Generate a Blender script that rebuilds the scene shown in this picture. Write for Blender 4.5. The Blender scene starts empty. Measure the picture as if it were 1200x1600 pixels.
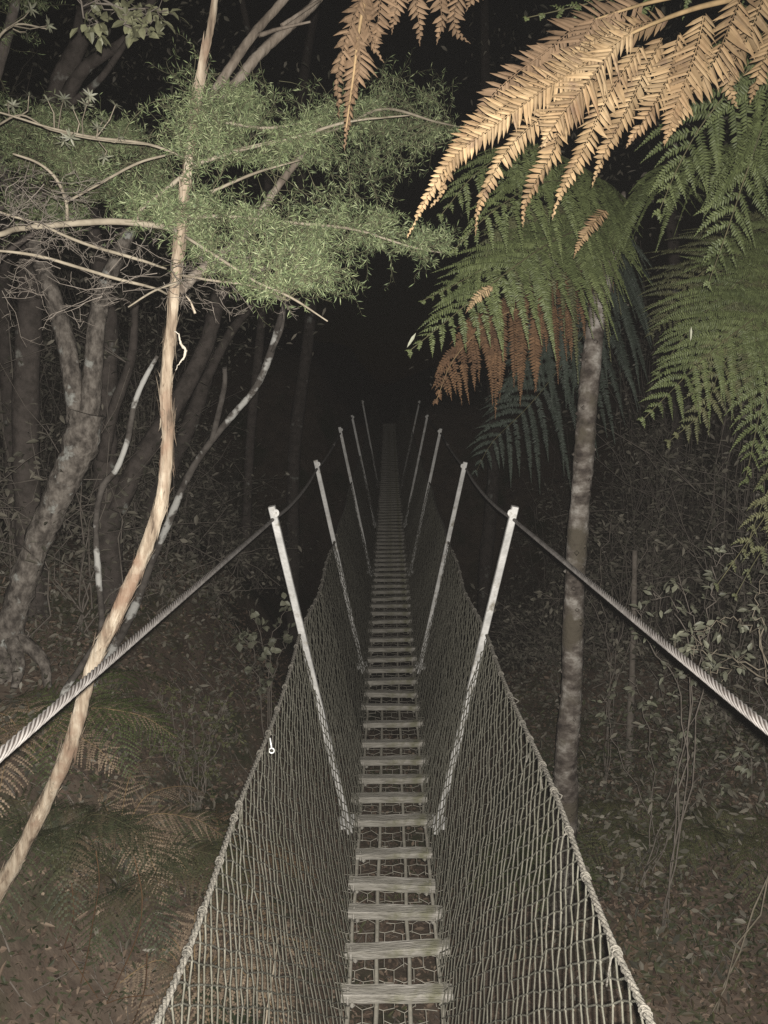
import bpy, math, random
import numpy as np
from mathutils import Vector, Matrix
random.seed(7); R = random.random
def U(a, b): return a + (b - a) * R()
def G(s): return random.gauss(0, s)
V = Vector
sc = bpy.context.scene
COL = sc.collection

HAZE = .00016
# ------------------------------------------------------------------ camera
F = 1290.0
CAM = V((0, 0, 1.66))
PITCH = math.radians(7.07); YAW = math.radians(0.31)
cam_d = bpy.data.cameras.new('camera'); cam = bpy.data.objects.new('camera', cam_d); COL.objects.link(cam)
cam.location = CAM
cam.rotation_euler = (math.radians(90) - PITCH, 0, YAW)
cam_d.sensor_fit = 'VERTICAL'; cam_d.sensor_height = 24; cam_d.lens = 24 * F / 1600.0
cam_d.clip_start = 0.02; cam_d.clip_end = 400
sc.camera = cam
_ct, _st = math.cos(PITCH), math.sin(PITCH); _cy, _sy = math.cos(YAW), math.sin(YAW)
def P(px, py, Y):
    """point of the place seen at photo pixel (px,py), Y metres ahead"""
    r = (px - 600) / F; u = -(py - 800) / F
    y = _ct + u * _st; z = -_st + u * _ct
    d = V((r * _cy - y * _sy, r * _sy + y * _cy, z))
    return CAM + d * (Y / d.y)
def PL(pts, Y0=None, Y1=None):
    out = []
    n = len(pts)
    for i, p in enumerate(pts):
        Y = p[2] if len(p) > 2 else Y0 + ((Y1 if Y1 is not None else Y0) - Y0) * i / max(1, n - 1)
        out.append(P(p[0], p[1], Y))
    return out

# ------------------------------------------------------------------ mesh building
class MB:
    def __init__(s): s.v = []; s.f = []; s.sm = []
    def face(s, pts, smooth=False):
        b = len(s.v); s.v.extend([tuple(p) for p in pts]); s.f.append(tuple(range(b, b + len(pts)))); s.sm.append(smooth)
    def box(s, c, ax, ay, az):
        b = len(s.v); c = V(c)
        for i in (-1, 1):
            for j in (-1, 1):
                for k in (-1, 1): s.v.append(tuple(c + ax * i + ay * j + az * k))
        for f in ((0,1,3,2),(4,6,7,5),(0,4,5,1),(2,3,7,6),(0,2,6,4),(1,5,7,3)):
            s.f.append(tuple(b + x for x in f)); s.sm.append(False)
    def bbox(s, c, ax, ay, az, bv):
        """box with chamfered long edges (along ax)"""
        prof = []
        la, lb = ay.length, az.length; ya, za = ay.normalized(), az.normalized()
        for sx, sy in ((1,1),(-1,1),(-1,-1),(1,-1)):
            if sx * sy > 0: prof += [(sx*la, sy*(lb-bv)), (sx*(la-bv), sy*lb)]
            else: prof += [(sx*(la-bv), sy*lb), (sx*la, sy*(lb-bv))]
        b = len(s.v)
        for e in (-1, 1):
            for (p, q) in prof: s.v.append(tuple(V(c) + ax*e + ya*p + za*q))
        n = 8
        for i in range(n):
            j = (i + 1) % n
            s.f.append((b+i, b+j, b+n+j, b+n+i)); s.sm.append(False)
        s.f.append(tuple(b+i for i in reversed(range(n)))); s.sm.append(False)
        s.f.append(tuple(b+n+i for i in range(n))); s.sm.append(False)
    def tube(s, pts, rad, sides=6, rough=0.0, cap=True):
        n = len(pts)
        if n < 2: return
        if not hasattr(rad, '__len__'): rad = [rad] * n
        b = len(s.v)
        t0 = (pts[1] - pts[0]).normalized()
        ref = V((0, 0, 1)) if abs(t0.z) < 0.9 else V((1, 0, 0))
        a = t0.cross(ref).normalized()
        for i in range(n):
            t = (pts[min(i+1, n-1)] - pts[max(i-1, 0)])
            if t.length < 1e-9: t = t0
            t.normalize()
            a = (a - t * a.dot(t))
            if a.length < 1e-6: a = t.orthogonal()
            a.normalize(); c = t.cross(a)
            for k in range(sides):
                w = 2 * math.pi * k / sides; r = rad[i] * (1 + (G(rough) if rough else 0))
                s.v.append(tuple(pts[i] + (a * math.cos(w) + c * math.sin(w)) * r))
        for i in range(n - 1):
            for k in range(sides):
                k2 = (k + 1) % sides
                s.f.append((b+i*sides+k, b+i*sides+k2, b+(i+1)*sides+k2, b+(i+1)*sides+k)); s.sm.append(True)
        if cap:
            s.f.append(tuple(b + k for k in reversed(range(sides)))); s.sm.append(False)
            s.f.append(tuple(b + (n-1)*sides + k for k in range(sides))); s.sm.append(False)
    def leaf(s, p, d, n, L, W, fold=0.15, bend=0.0):
        """pointed leaf: base p, direction d, normal n"""
        d = d.normalized(); w = d.cross(n)
        if w.length < 1e-6: w = d.orthogonal()
        w.normalize(); n = w.cross(d)
        b = len(s.v)
        q = (p, p + d*L*.35 + w*W*.5 + n*W*fold, p + d*L*.35 - w*W*.5 + n*W*fold,
             p + d*L*.72 + w*W*.36 + n*(W*fold*.7 - bend*L*.4), p + d*L*.72 - w*W*.36 + n*(W*fold*.7 - bend*L*.4), p + d*L - n*bend*L,
             p + d*L*.38, p + d*L*.72 - n*bend*L*.4)
        s.v.extend([tuple(x) for x in q])
        for f in ((0,6,1),(0,2,6),(6,7,3,1),(6,2,4,7),(7,5,3),(7,4,5)):
            s.f.append(tuple(b+x for x in f)); s.sm.append(False)
    def pinnule(s, p, d, n, L, W, bend=0.0):
        d = d.normalized(); w = d.cross(n)
        if w.length < 1e-6: w = d.orthogonal()
        w.normalize(); n = w.cross(d); b = len(s.v)
        m = p + d*L*.55 - n*(bend*L*.25)
        s.v.extend([tuple(x) for x in (p + w*W*.46, p - w*W*.46, m - w*W*.44 - n*W*.10, m + w*W*.44 - n*W*.10, p + d*L - n*bend*L, p + d*L*.1 + n*W*.12, m + n*W*.10)])
        for f in ((1,5,6,2),(5,0,3,6),(2,6,4),(6,3,4)):
            s.f.append(tuple(b+x for x in f)); s.sm.append(False)
    def needle(s, p, d, w, L, W):
        b = len(s.v)
        m = p + d * (L * .5)
        s.v.extend((tuple(p), tuple(m + w*W), tuple(p + d*L), tuple(m - w*W)))
        s.f.append((b, b+1, b+2, b+3)); s.sm.append(False)
    def octa(s, c, r):
        b = len(s.v); x, y, z = c
        s.v.extend(((x+r,y,z),(x-r,y,z),(x,y+r,z),(x,y-r,z),(x,y,z+r),(x,y,z-r)))
        for f in ((0,2,4),(2,1,4),(1,3,4),(3,0,4),(2,0,5),(1,2,5),(3,1,5),(0,3,5)):
            s.f.append(tuple(b+i for i in f)); s.sm.append(True)
    def build(s, name, m, parent=None, origin=None):
        me = bpy.data.meshes.new(name)
        vv = s.v
        if origin is not None:
            ox, oy, oz = origin; vv = [(x-ox, y-oy, z-oz) for x, y, z in vv]
        me.from_pydata(vv, [], s.f)
        me.polygons.foreach_set('use_smooth', s.sm)
        me.materials.append(m)
        me.update()
        o = bpy.data.objects.new(name, me); COL.objects.link(o)
        if parent is not None:
            o.parent = parent
            w = V((0,0,0)); q = parent
            while q is not None: w += q.location; q = q.parent
            o.location = (V(origin) if origin is not None else V((0,0,0))) - w
        elif origin is not None: o.location = origin
        return o

def spline(pts, k=6):
    """Catmull-Rom through pts"""
    if len(pts) < 3: 
        return [pts[0].lerp(pts[-1], i / k) for i in range(k + 1)]
    q = [pts[0]*2 - pts[1]] + list(pts) + [pts[-1]*2 - pts[-2]]
    out = []
    for i in range(1, len(q) - 2):
        a, b, c, d = q[i-1], q[i], q[i+1], q[i+2]
        for j in range(k):
            t = j / k
            out.append(0.5 * (b*2 + (c-a)*t + (a*2 - b*5 + c*4 - d)*t*t + (b*3 - a - c*3 + d)*t*t*t))
    out.append(q[-2].copy())
    return out
def lerps(vals, n):
    m = len(vals) - 1
    out = []
    for i in range(n):
        t = i / max(1, n-1) * m; j = min(int(t), m-1); out.append(vals[j] + (vals[j+1]-vals[j])*(t-j))
    return out
def resample(pts, n):
    d = [0.0]
    for a, b in zip(pts, pts[1:]): d.append(d[-1] + (b-a).length)
    out = []; j = 0
    for i in range(n):
        t = d[-1] * i / (n - 1)
        while j < len(d) - 2 and d[j+1] < t: j += 1
        e = d[j+1] - d[j]
        out.append(pts[j].lerp(pts[j+1], (t - d[j]) / e if e > 1e-9 else 0))
    return out
def wob(pts, s):
    return [p + V((G(s), G(s), G(s))) for p in pts]

def tag(o, label=None, cat=None, group=None, kind=None):
    if label: o['label'] = label
    if cat: o['category'] = cat
    if group: o['group'] = group
    if kind: o['kind'] = kind
    return o
def thing(name, label, cat, loc=(0,0,0), group=None):
    o = bpy.data.objects.new(name, None); COL.objects.link(o); o.location = loc
    o.empty_display_size = .1
    return tag(o, label, cat, group)

# ------------------------------------------------------------------ materials
def mat(name, cols, scale=8.0, rough=.7, bump=.0, bscale=None, stretch=(1,1,1), island=0.0, metal=0.0, spec=.3, patch=None, transl=0.0, detail=6, isl_cols=None):
    """cols: list of (pos, rgb) along a noise; island: random value change leaf to leaf; patch: (rgb, scale, lo, hi) lichen / stains"""
    m = bpy.data.materials.new(name); m.use_nodes = True
    nt = m.node_tree; N = nt.nodes; Lk = nt.links
    bs = N['Principled BSDF']; out = N['Material Output']
    bs.inputs['Roughness'].default_value = rough; bs.inputs['Metallic'].default_value = metal
    bs.inputs['Specular IOR Level'].default_value = spec
    tc = N.new('ShaderNodeTexCoord'); mp = N.new('ShaderNodeMapping'); mp.inputs['Scale'].default_value = stretch
    Lk.new(tc.outputs['Object'], mp.inputs['Vector'])
    nz = N.new('ShaderNodeTexNoise'); nz.inputs['Scale'].default_value = scale; nz.inputs['Detail'].default_value = detail; nz.inputs['Roughness'].default_value = .62
    Lk.new(mp.outputs['Vector'], nz.inputs['Vector'])
    def ramp(cl):
        r = N.new('ShaderNodeValToRGB'); e = r.color_ramp.elements
        while len(e) < len(cl): e.new(.5)
        for i, (p, c) in enumerate(cl): e[i].position = p; e[i].color = (*c, 1)
        return r
    r = ramp(cols); Lk.new(nz.outputs['Fac'], r.inputs['Fac']); c = r.outputs['Color']
    if isl_cols:
        g = N.new('ShaderNodeNewGeometry'); r2 = ramp(isl_cols); Lk.new(g.outputs['Random Per Island'], r2.inputs['Fac'])
        mx = N.new('ShaderNodeMix'); mx.data_type = 'RGBA'; mx.blend_type = 'MIX'; mx.inputs['Factor'].default_value = .6
        Lk.new(c, mx.inputs['A']); Lk.new(r2.outputs['Color'], mx.inputs['B']); c = mx.outputs['Result']
    if island:
        g = N.new('ShaderNodeNewGeometry'); hs = N.new('ShaderNodeHueSaturation')
        mr = N.new('ShaderNodeMapRange'); mr.inputs['To Min'].default_value = 1 - island; mr.inputs['To Max'].default_value = 1 + island
        Lk.new(g.outputs['Random Per Island'], mr.inputs['Value']); Lk.new(mr.outputs['Result'], hs.inputs['Value'])
        Lk.new(c, hs.inputs['Color']); c = hs.outputs['Color']
    if patch:
        pc, ps, lo, hi = patch
        n2 = N.new('ShaderNodeTexNoise'); n2.inputs['Scale'].default_value = ps; n2.inputs['Detail'].default_value = 5; n2.inputs['Roughness'].default_value = .6
        Lk.new(tc.outputs['Object'], n2.inputs['Vector'])
        mr = N.new('ShaderNodeMapRange'); mr.inputs['From Min'].default_value = lo; mr.inputs['From Max'].default_value = hi
        Lk.new(n2.outputs['Fac'], mr.inputs['Value'])
        mx = N.new('ShaderNodeMix'); mx.data_type = 'RGBA'; Lk.new(mr.outputs['Result'], mx.inputs['Factor'])
        Lk.new(c, mx.inputs['A']); mx.inputs['B'].default_value = (*pc, 1); c = mx.outputs['Result']
    Lk.new(c, bs.inputs['Base Color'])
    if bump:
        bp = N.new('ShaderNodeBump'); bp.inputs['Strength'].default_value = bump; bp.inputs['Distance'].default_value = .01
        nb = nz
        if bscale:
            nb = N.new('ShaderNodeTexNoise'); nb.inputs['Scale'].default_value = bscale; nb.inputs['Detail'].default_value = 5
            Lk.new(mp.outputs['Vector'], nb.inputs['Vector'])
        Lk.new(nb.outputs['Fac'], bp.inputs['Height']); Lk.new(bp.outputs['Normal'], bs.inputs['Normal'])
    return m

M = {}
M['plank'] = mat('weathered_timber', [(.3,(.125,.115,.095)),(.5,(.22,.207,.178)),(.7,(.34,.32,.285))], 9, .85, .7, 30, (1,6,6), patch=((.14,.135,.09), 13, .52, .70))
M['steel'] = mat('galvanised_steel', [(.3,(.33,.325,.31)),(.55,(.50,.49,.465)),(.75,(.62,.61,.585))], 14, .6, .25, 60, metal=.2, spec=.35, patch=((.22,.20,.16), 19, .56, .70))
M['rope_steel'] = mat('wire_rope_steel', [(.3,(.075,.068,.062)),(.6,(.16,.148,.138))], 40, .55, 0, metal=.2, spec=.5)
M['gap_shade'] = mat('gap_shade_core', [(.3,(.018,.014,.012)),(.6,(.035,.028,.024))], 60, .6)  # near-black core colour stands in for shade in the gaps between strands
M['stalk_green'] = mat('green_stalk', [(.3,(.05,.05,.025)),(.6,(.11,.10,.05))], 20, .7)
M['twig_green'] = mat('young_twig', [(.3,(.085,.085,.045)),(.6,(.17,.16,.095))], 20, .8)
M['bark_limb'] = mat('limb_bark', [(.35,(.10,.08,.062)),(.5,(.20,.165,.13)),(.65,(.29,.25,.205))], 20, .9, .8, 40, (1,1,.3))
M['net'] = mat('net_twine', [(.3,(.060,.058,.044)),(.5,(.092,.088,.068)),(.7,(.135,.128,.102))], 25, .9, .3, 200, patch=((.085,.082,.060), 4, .54, .68))
M['edge_rope'] = mat('net_edge_rope', [(.3,(.075,.07,.058)),(.6,(.15,.138,.115))], 60, .9, .6, 150)
M['wire'] = mat('runner_wire', [(.3,(.20,.185,.15)),(.6,(.32,.30,.25))], 30, .7, .2, metal=.2)
M['hook'] = mat('bright_zinc', [(.3,(.6,.6,.58)),(.6,(.75,.75,.73))], 20, .4, metal=.2)
M['bark_tan'] = mat('stringy_tan_bark', [(.33,(.10,.072,.05)),(.44,(.26,.20,.142)),(.55,(.40,.33,.245)),(.68,(.54,.47,.37))], 34, .85, 1.0, 45, (1,1,.13), patch=((.24,.16,.11), 6, .54, .66), detail=8)
M['pale_bark'] = mat('pale_inner_bark', [(.3,(.40,.35,.27)),(.6,(.60,.55,.46))], 20, .8)
M['bark_lichen'] = mat('lichen_bark', [(.36,(.075,.064,.054)),(.5,(.19,.165,.14)),(.62,(.31,.275,.235))], 26, .9, 1.0, 45, (1,1,.7), patch=((.44,.44,.40), 9, .60, .66), detail=8)
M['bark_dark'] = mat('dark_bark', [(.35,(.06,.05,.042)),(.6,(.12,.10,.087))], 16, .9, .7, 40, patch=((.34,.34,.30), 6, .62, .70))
M['bark_white'] = mat('lichen_white_stem', [(.35,(.05,.042,.036)),(.6,(.13,.115,.10))], 14, .9, .6, 40, (1,1,1), patch=((.56,.55,.51), 4.6, .53, .58))
M['bark_fern'] = mat('ringed_trunk_bark', [(.36,(.045,.036,.030)),(.47,(.11,.092,.077)),(.56,(.20,.177,.152)),(.66,(.34,.315,.28))], 13, .95, 1.0, 34, (1,1,1.5), patch=((.10,.085,.062), 5, .52, .62), detail=9)
M['twig'] = mat('bare_twig', [(.3,(.15,.125,.09)),(.6,(.30,.26,.195))], 20, .85)
M['twig_brown'] = mat('dead_twig', [(.3,(.125,.105,.086)),(.6,(.23,.20,.168))], 20, .9)
M['kanuka'] = mat('needle_leaf', [(.3,(.10,.135,.06)),(.6,(.17,.205,.095))], 3, .6, island=.35, isl_cols=[(0,(.085,.12,.06)),(.7,(.16,.195,.09)),(1,(.24,.25,.15))])
M['fern'] = mat('green_fern', [(.3,(.055,.070,.026)),(.6,(.105,.125,.048))], 5, .55, island=.25)
M['fern_olive'] = mat('olive_fern', [(.3,(.05,.058,.026)),(.6,(.10,.10,.046))], 5, .6, island=.3)
M['fern_blue'] = mat('blue_green_fern', [(.3,(.030,.040,.030)),(.6,(.052,.066,.050))], 5, .55, island=.25)
M['fern_dead'] = mat('bronze_dead_fern', [(.3,(.120,.072,.036)),(.5,(.212,.143,.074)),(.7,(.32,.230,.128))], 9, .75, island=.28, patch=((.085,.05,.032), 16, .56, .74))
M['fern_brown'] = mat('brown_dead_fern', [(.3,(.115,.072,.040)),(.6,(.20,.132,.078))], 7, .8, island=.25)
M['fern_rust'] = mat('rust_dead_fern', [(.3,(.09,.05,.028)),(.6,(.16,.09,.045))], 7, .8, island=.3)
M['fern_dark'] = mat('dark_green_fern', [(.3,(.036,.042,.020)),(.6,(.070,.075,.038))], 5, .6, island=.35, patch=((.12,.085,.055), 2.2, .52, .62))  # darker green fern with brown patches
M['fern_pale'] = mat('pale_dead_fern', [(.3,(.17,.12,.08)),(.6,(.32,.245,.17))], 7, .8, island=.3)
M['stalk'] = mat('fern_stalk', [(.3,(.20,.14,.07)),(.6,(.36,.25,.13))], 20, .7)
M['broad'] = mat('broad_leaf', [(.3,(.14,.145,.075)),(.6,(.22,.22,.13))], 6, .5, island=.35, spec=.5)
M['broad_grey'] = mat('grey_green_leaf', [(.3,(.10,.105,.07)),(.6,(.17,.17,.12))], 6, .55, island=.4, spec=.5)
M['pale_leaf'] = mat('pale_leaf', [(.3,(.22,.23,.16)),(.6,(.36,.36,.27))], 6, .5, island=.25)
M['under'] = mat('undergrowth_leaf', [(.3,(.09,.083,.062)),(.6,(.16,.15,.11))], 4, .7, island=.5, isl_cols=[(0,(.08,.08,.055)),(.55,(.125,.112,.088)),(.97,(.165,.147,.12)),(1,(.28,.26,.225))])
M['litter'] = mat('leaf_litter', [(.3,(.12,.08,.055)),(.6,(.24,.17,.125))], 4, .85, island=.3, isl_cols=[(0,(.08,.055,.04)),(.6,(.16,.118,.086)),(.96,(.22,.17,.125)),(1,(.36,.29,.215))])
M['earth'] = mat('forest_earth', [(.3,(.09,.067,.050)),(.5,(.16,.122,.092)),(.7,(.23,.18,.135))], 5, .95, 1.0, 22, patch=((.05,.065,.028), 1.1, .50, .66))

# ------------------------------------------------------------------ ground
def sstep(a, b, x):
    t = min(1, max(0, (x - a) / (b - a))); return t * t * (3 - 2 * t)
def noise2(x, y):
    return (math.sin(x*1.7+y*.6)+math.sin(y*1.9-x*.8+1.3)+math.sin(x*3.1+y*2.7+.5)*.5+math.sin(x*6.3-y*5.1)*.22+math.sin(x*11-y*9+2)*.12)*.11
def prof(tab, x):
    if x <= tab[0][0]: return tab[0][1]
    for (a, p), (b, q) in zip(tab, tab[1:]):
        if x <= b: return p + (q-p)*sstep(a, b, x)*.5 + (q-p)*(x-a)/(b-a)*.5
    return tab[-1][1]
_cs = [(-60,9),(-20,4.5),(-9,1.9),(-5,.95),(-2.6,.42),(-1.75,.20),(-1.15,-.62),(-.7,-1.15),(-.3,-1.35),(.3,-1.38),(.75,-1.15),(1.1,-.95),(2.2,-.75),(4,-.2),(8,1.1),(20,4.2),(60,9)]
def gh(x, y):
    base = -1.5 * sstep(6.5, 14, y) + 4.2 * sstep(15.5, 21, y) + 1.6*sstep(22, 40, y)
    near = 1.2 * sstep(.4, -2.0, y)
    return base + prof(_cs, x) + near * sstep(2.2, .8, abs(x)) + noise2(x, y)*.8
xs = sorted(set([round(-6 + i*.14, 3) for i in range(86)] + [-90,-60,-40,-30,-24,-20,-17,-14,-12,-10.5,-9,-8,-7.2,-6.6, 6.6,7.2,8,9,10.5,12,14,17,20,24,30,40,60,90]))
ys = sorted(set([round(-3 + i*.14, 3) for i in range(108)] + [-60,-40,-28,-20,-14,-10,-7,-5,-4] + [12.6,13.2,14,15,16,17,18,19,20,21,22,24,26,28,30,34,38,44,52,64,80,120]))
g = MB()
for y in ys:
    for x in xs: g.v.append((x, y, gh(x, y)))
nx = len(xs)
for j in range(len(ys)-1):
    for i in range(nx-1):
        a = j*nx+i; g.f.append((a, a+1, a+nx+1, a+nx)); g.sm.append(True)
tag(g.build('ground', M['earth']), kind='structure')

# ------------------------------------------------------------------ suspension bridge
CX = 0.018
def interp(tab, y):
    if y <= tab[0][0]: return tab[0][1]
    for (a, p), (b, q) in zip(tab, tab[1:]):
        if y <= b:
            t = (y-a)/(b-a); return p + (q-p)*t
    return tab[-1][1]
_ft = [(-3,.03),(0,.01),(2,0),(3,0),(4,.012),(5,.05),(6.2,.13),(7.4,.20),(9.7,.31),(12.9,.50),(16,.82),(20,1.22),(25,1.8)]
def zf(y): return (interp(_ft, y-.5) + interp(_ft, y) + interp(_ft, y+.5)) / 3
HR = 1.285                          # handrail above deck
NT = 0.83                           # top of net above deck
def hx(t): return 0.165 + 0.285 * t / HR   # half spread of the posts, t above deck
bridge = thing('suspension_bridge', 'narrow swing bridge with timber rungs, rope net sides and leaning steel posts', 'footbridge', (CX, 1.0, 0))
# planks
def plank_bm(mb, y, w, dep, th, yawj, rollj):
    c = V((CX + G(.006), y, zf(y)))
    ax = V((math.cos(yawj), math.sin(yawj), rollj)).normalized(); ay = V((-math.sin(yawj), math.cos(yawj), .03)).normalized(); az = ax.cross(ay)
    # slightly irregular chamfered plank, cut in five along its length for wear
    n = 5; b0 = None
    prof = []
    for i in range(n+1):
        t = -1 + 2*i/n
        o = az*G(.0009) + ay*G(.0014)
        k = 1 - (.03 if i in (0, n) else 0)
        hw, hh, cvh = dep*k*(1+G(.02)), th*k, .0022
        ring = [(-hw+cvh,-hh),(hw-cvh,-hh),(hw,-hh+cvh),(hw,hh-cvh),(hw-cvh,hh),(-hw+cvh,hh),(-hw,hh-cvh),(-hw,-hh+cvh)]
        b = len(mb.v)
        for p, q in ring: mb.v.append(tuple(c + ax*(t*w) + ay*p + az*q + o))
        if b0 is not None:
            for q in range(8):
                mb.f.append((b0+q, b0+(q+1)%8, b+(q+1)%8, b+q)); mb.sm.append(False)
        else: mb.f.append(tuple(b+q for q in reversed(range(8)))); mb.sm.append(False)
        b0 = b
    mb.f.append(tuple(b0+q for q in range(8))); mb.sm.append(False)
    for sx in (-1, 1):      # staples / lashings at the ends
        mb.tube([c + ax*(w*.88*sx) - ay*dep*1.1 + az*(-th*1.2), c + ax*(w*.88*sx) - ay*dep*1.16 + az*th*.2, c + ax*(w*.88*sx) + az*th*1.25, c + ax*(w*.88*sx)+ay*dep*1.1 - az*th*.4], .0045, 5)
        mb.octa(c + ax*(w*.80*sx) - ay*dep*.95 - az*th*1.25, .011)
# seen positions of the nearest rungs (photo rows) then an even spacing
py_list = [1553, 1483, 1425, 1382, 1334, 1283, 1248, 1219, 1192, 1166, 1137, 1112]
ypl = []
for py in py_list:
    d = P(609, py, 1.0) - CAM; ypl.append((0 - 1.66) / d.z)
ys_p = [ypl[0] - .21*k for k in range(6, 0, -1)] + ypl
while len(ys_p) < 96: ys_p.append(ys_p[-1] + .192 + G(.006))
for i, y in enumerate(ys_p):
    mb = MB(); near = y < 6
    dark = i == 10
    plank_bm(mb, y, .158 - (.012 if dark else 0) + G(.003), .0235 + G(.002), .0135 if not dark else .010, G(.018), .012 + G(.018))
    o = mb.build('deck_plank', M['plank'], bridge, (CX, y, zf(y)))
mb = MB()
y = ys_p[-1]
while y < 20.6:
    y += .195; mb.box((CX, y, zf(y)), V((.158,0,0)), V((0,.03,0)), V((0,0,.016)))
tag(mb.build('deck_plank', M['plank'], bridge), kind='stuff')
# four runner wires under the planks
for x in (-.135, -.052, .044, .135):
    mb = MB(); mb.tube([V((CX + x + G(.0025), yy, zf(yy) - .024)) for yy in np.arange(-2.5, 20.8, .18)], .0068, 6, .08)
    mb.build('runner_wire', M['wire'], bridge)
# hexagonal wire mesh under the planks
mb = MB(); cw, ch = .060, .115
def hexp(i, j, k): pass
y = .9; row = 0
while y < 9.5:
    for i in range(-3, 4):
        x0 = CX + (i + .5*(row % 2)) * cw
        jit = lambda: V((G(.0035), G(.005), G(.004)))
        a = V((x0, y, zf(y)-.030)) ; b = V((x0, y + ch*.33, zf(y)-.030))
        a += V((0, 0, -.012*abs(math.sin(y*16))))
        l = V((x0 - cw/2, y + ch*.5, zf(y)-.034)); r_ = V((x0 + cw/2, y + ch*.5, zf(y)-.034))
        if abs(x0-CX) > .16: continue
        l += jit(); r_ += jit(); b += jit()*.5
        mb.tube([a, b], .0013, 4, 0, False); mb.tube([b, l], .0012, 4, 0, False); mb.tube([b, r_], .0012, 4, 0, False)
    y += ch * .5; row += 1
mb.build('floor_mesh', M['wire'], bridge)
# second, straight diagonal wires
# posts
YP = []
for sep in (380, 233, 157, 119, 90): YP.append(.90 * F / sep * _ct)
# move them so that their tops sit on the measured rows
print('post Y', YP)
YP = [-1.9, .42] + YP
postZ = {}
for iy, yb in enumerate(YP):
    for sx in (-1, 1):
        z0 = zf(yb)
        base = V((CX + sx*.175, yb + (.16 if yb > 0 else 0), z0 - .06)); jx, jy = (G(.010), G(.02)) if iy > 2 else (0, 0)
        top = V((CX + sx*hx(HR) + jx, yb + jy, z0 + HR + .018 + (G(.008) if iy > 2 else 0)))
        ax = (top - base); L = ax.length; ax.normalize()
        ay = V((0,1,0)); ay = (ay - ax*ay.dot(ax)).normalized(); az = ax.cross(ay)
        p = MB(); p.bbox((base+top)/2, ax*(L/2), ay*.013, az*.0132, .0025)
        p.box(base + ax*.05, az*.034, ay*.028, ax*.012)
        post = p.build('support_post', M['steel'], bridge, base)
        c = MB()
        cpos = V((CX + sx*(hx(HR) - .012), yb, z0 + HR))
        # clamp: rounded plate on the inner, near side with a bolt, and a saddle holding the cable
        pc = top - ax*.024 - V((sx*.013, 0, 0)) - V((0, .016, 0))
        ring = [pc + V((math.cos(w)*.012, 0, math.sin(w)*.014)) for w in np.linspace(0, 2*math.pi, 15)[:-1]]
        c.face([q - V((0,.004,0)) for q in ring]); c.face([q + V((0,.004,0)) for q in reversed(ring)])
        for q, q2 in zip(ring, ring[1:] + ring[:1]): c.face([q - V((0,.004,0)), q + V((0,.004,0)), q2 + V((0,.004,0)), q2 - V((0,.004,0))])
        c.tube([pc - V((0,.012,0)), pc - V((0,.0045,0))], .0045, 6)
        cl = c.build('cable_clamp', M['steel'], post, pc)
        cl.location = pc - base
# handrail cables
def hand(y, sx):
    """height above deck and offset of the handrail, sagging a little between posts"""
    z = zf(y) + HR - .03
    if y < 3.0: z = HR - .03 + (.013 if sx < 0 else .009) * (3.0 - y)
    k = 0
    for a, b in zip(YP, YP[1:]):
        if a <= y <= b and a > 2: k = -.022 * 4 * (y-a)*(b-y)/((b-a)**2)
    return V((CX + sx*(hx(HR) - .004), y - .035 if y > 2.6 else y - .035, z + k))
for sx in (-1, 1):
    mb = MB(); yy = .35; step = .0045; ns = 7; lay = .098
    ring = [hand(y, sx) for y in np.arange(.3, 6.6, step)]
    for k in range(ns):
        pts = []
        for i, p in enumerate(ring):
            y = .3 + i*step; w = 2*math.pi*(k/ns + (-sx)*y/lay)
            pts.append(p + V((math.cos(w), 0, math.sin(w))) * .0056)
        mb.tube(pts[::2], .00145, 5, 0, False)
    mb.tube([hand(y, sx) for y in np.arange(6.5, 20.8, .2)], .0080, 8)
    mb.tube([hand(y, sx) for y in np.arange(-2.5, .34, .2)], .0078, 8)
    hc = mb.build('handrail_cable', M['rope_steel'], bridge)
    mb = MB(); mb.tube(ring[::20], .0050, 8, 0, False)
    mb.build('cable_core', M['gap_shade'], hc, ring[0]).location = ring[0]
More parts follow.
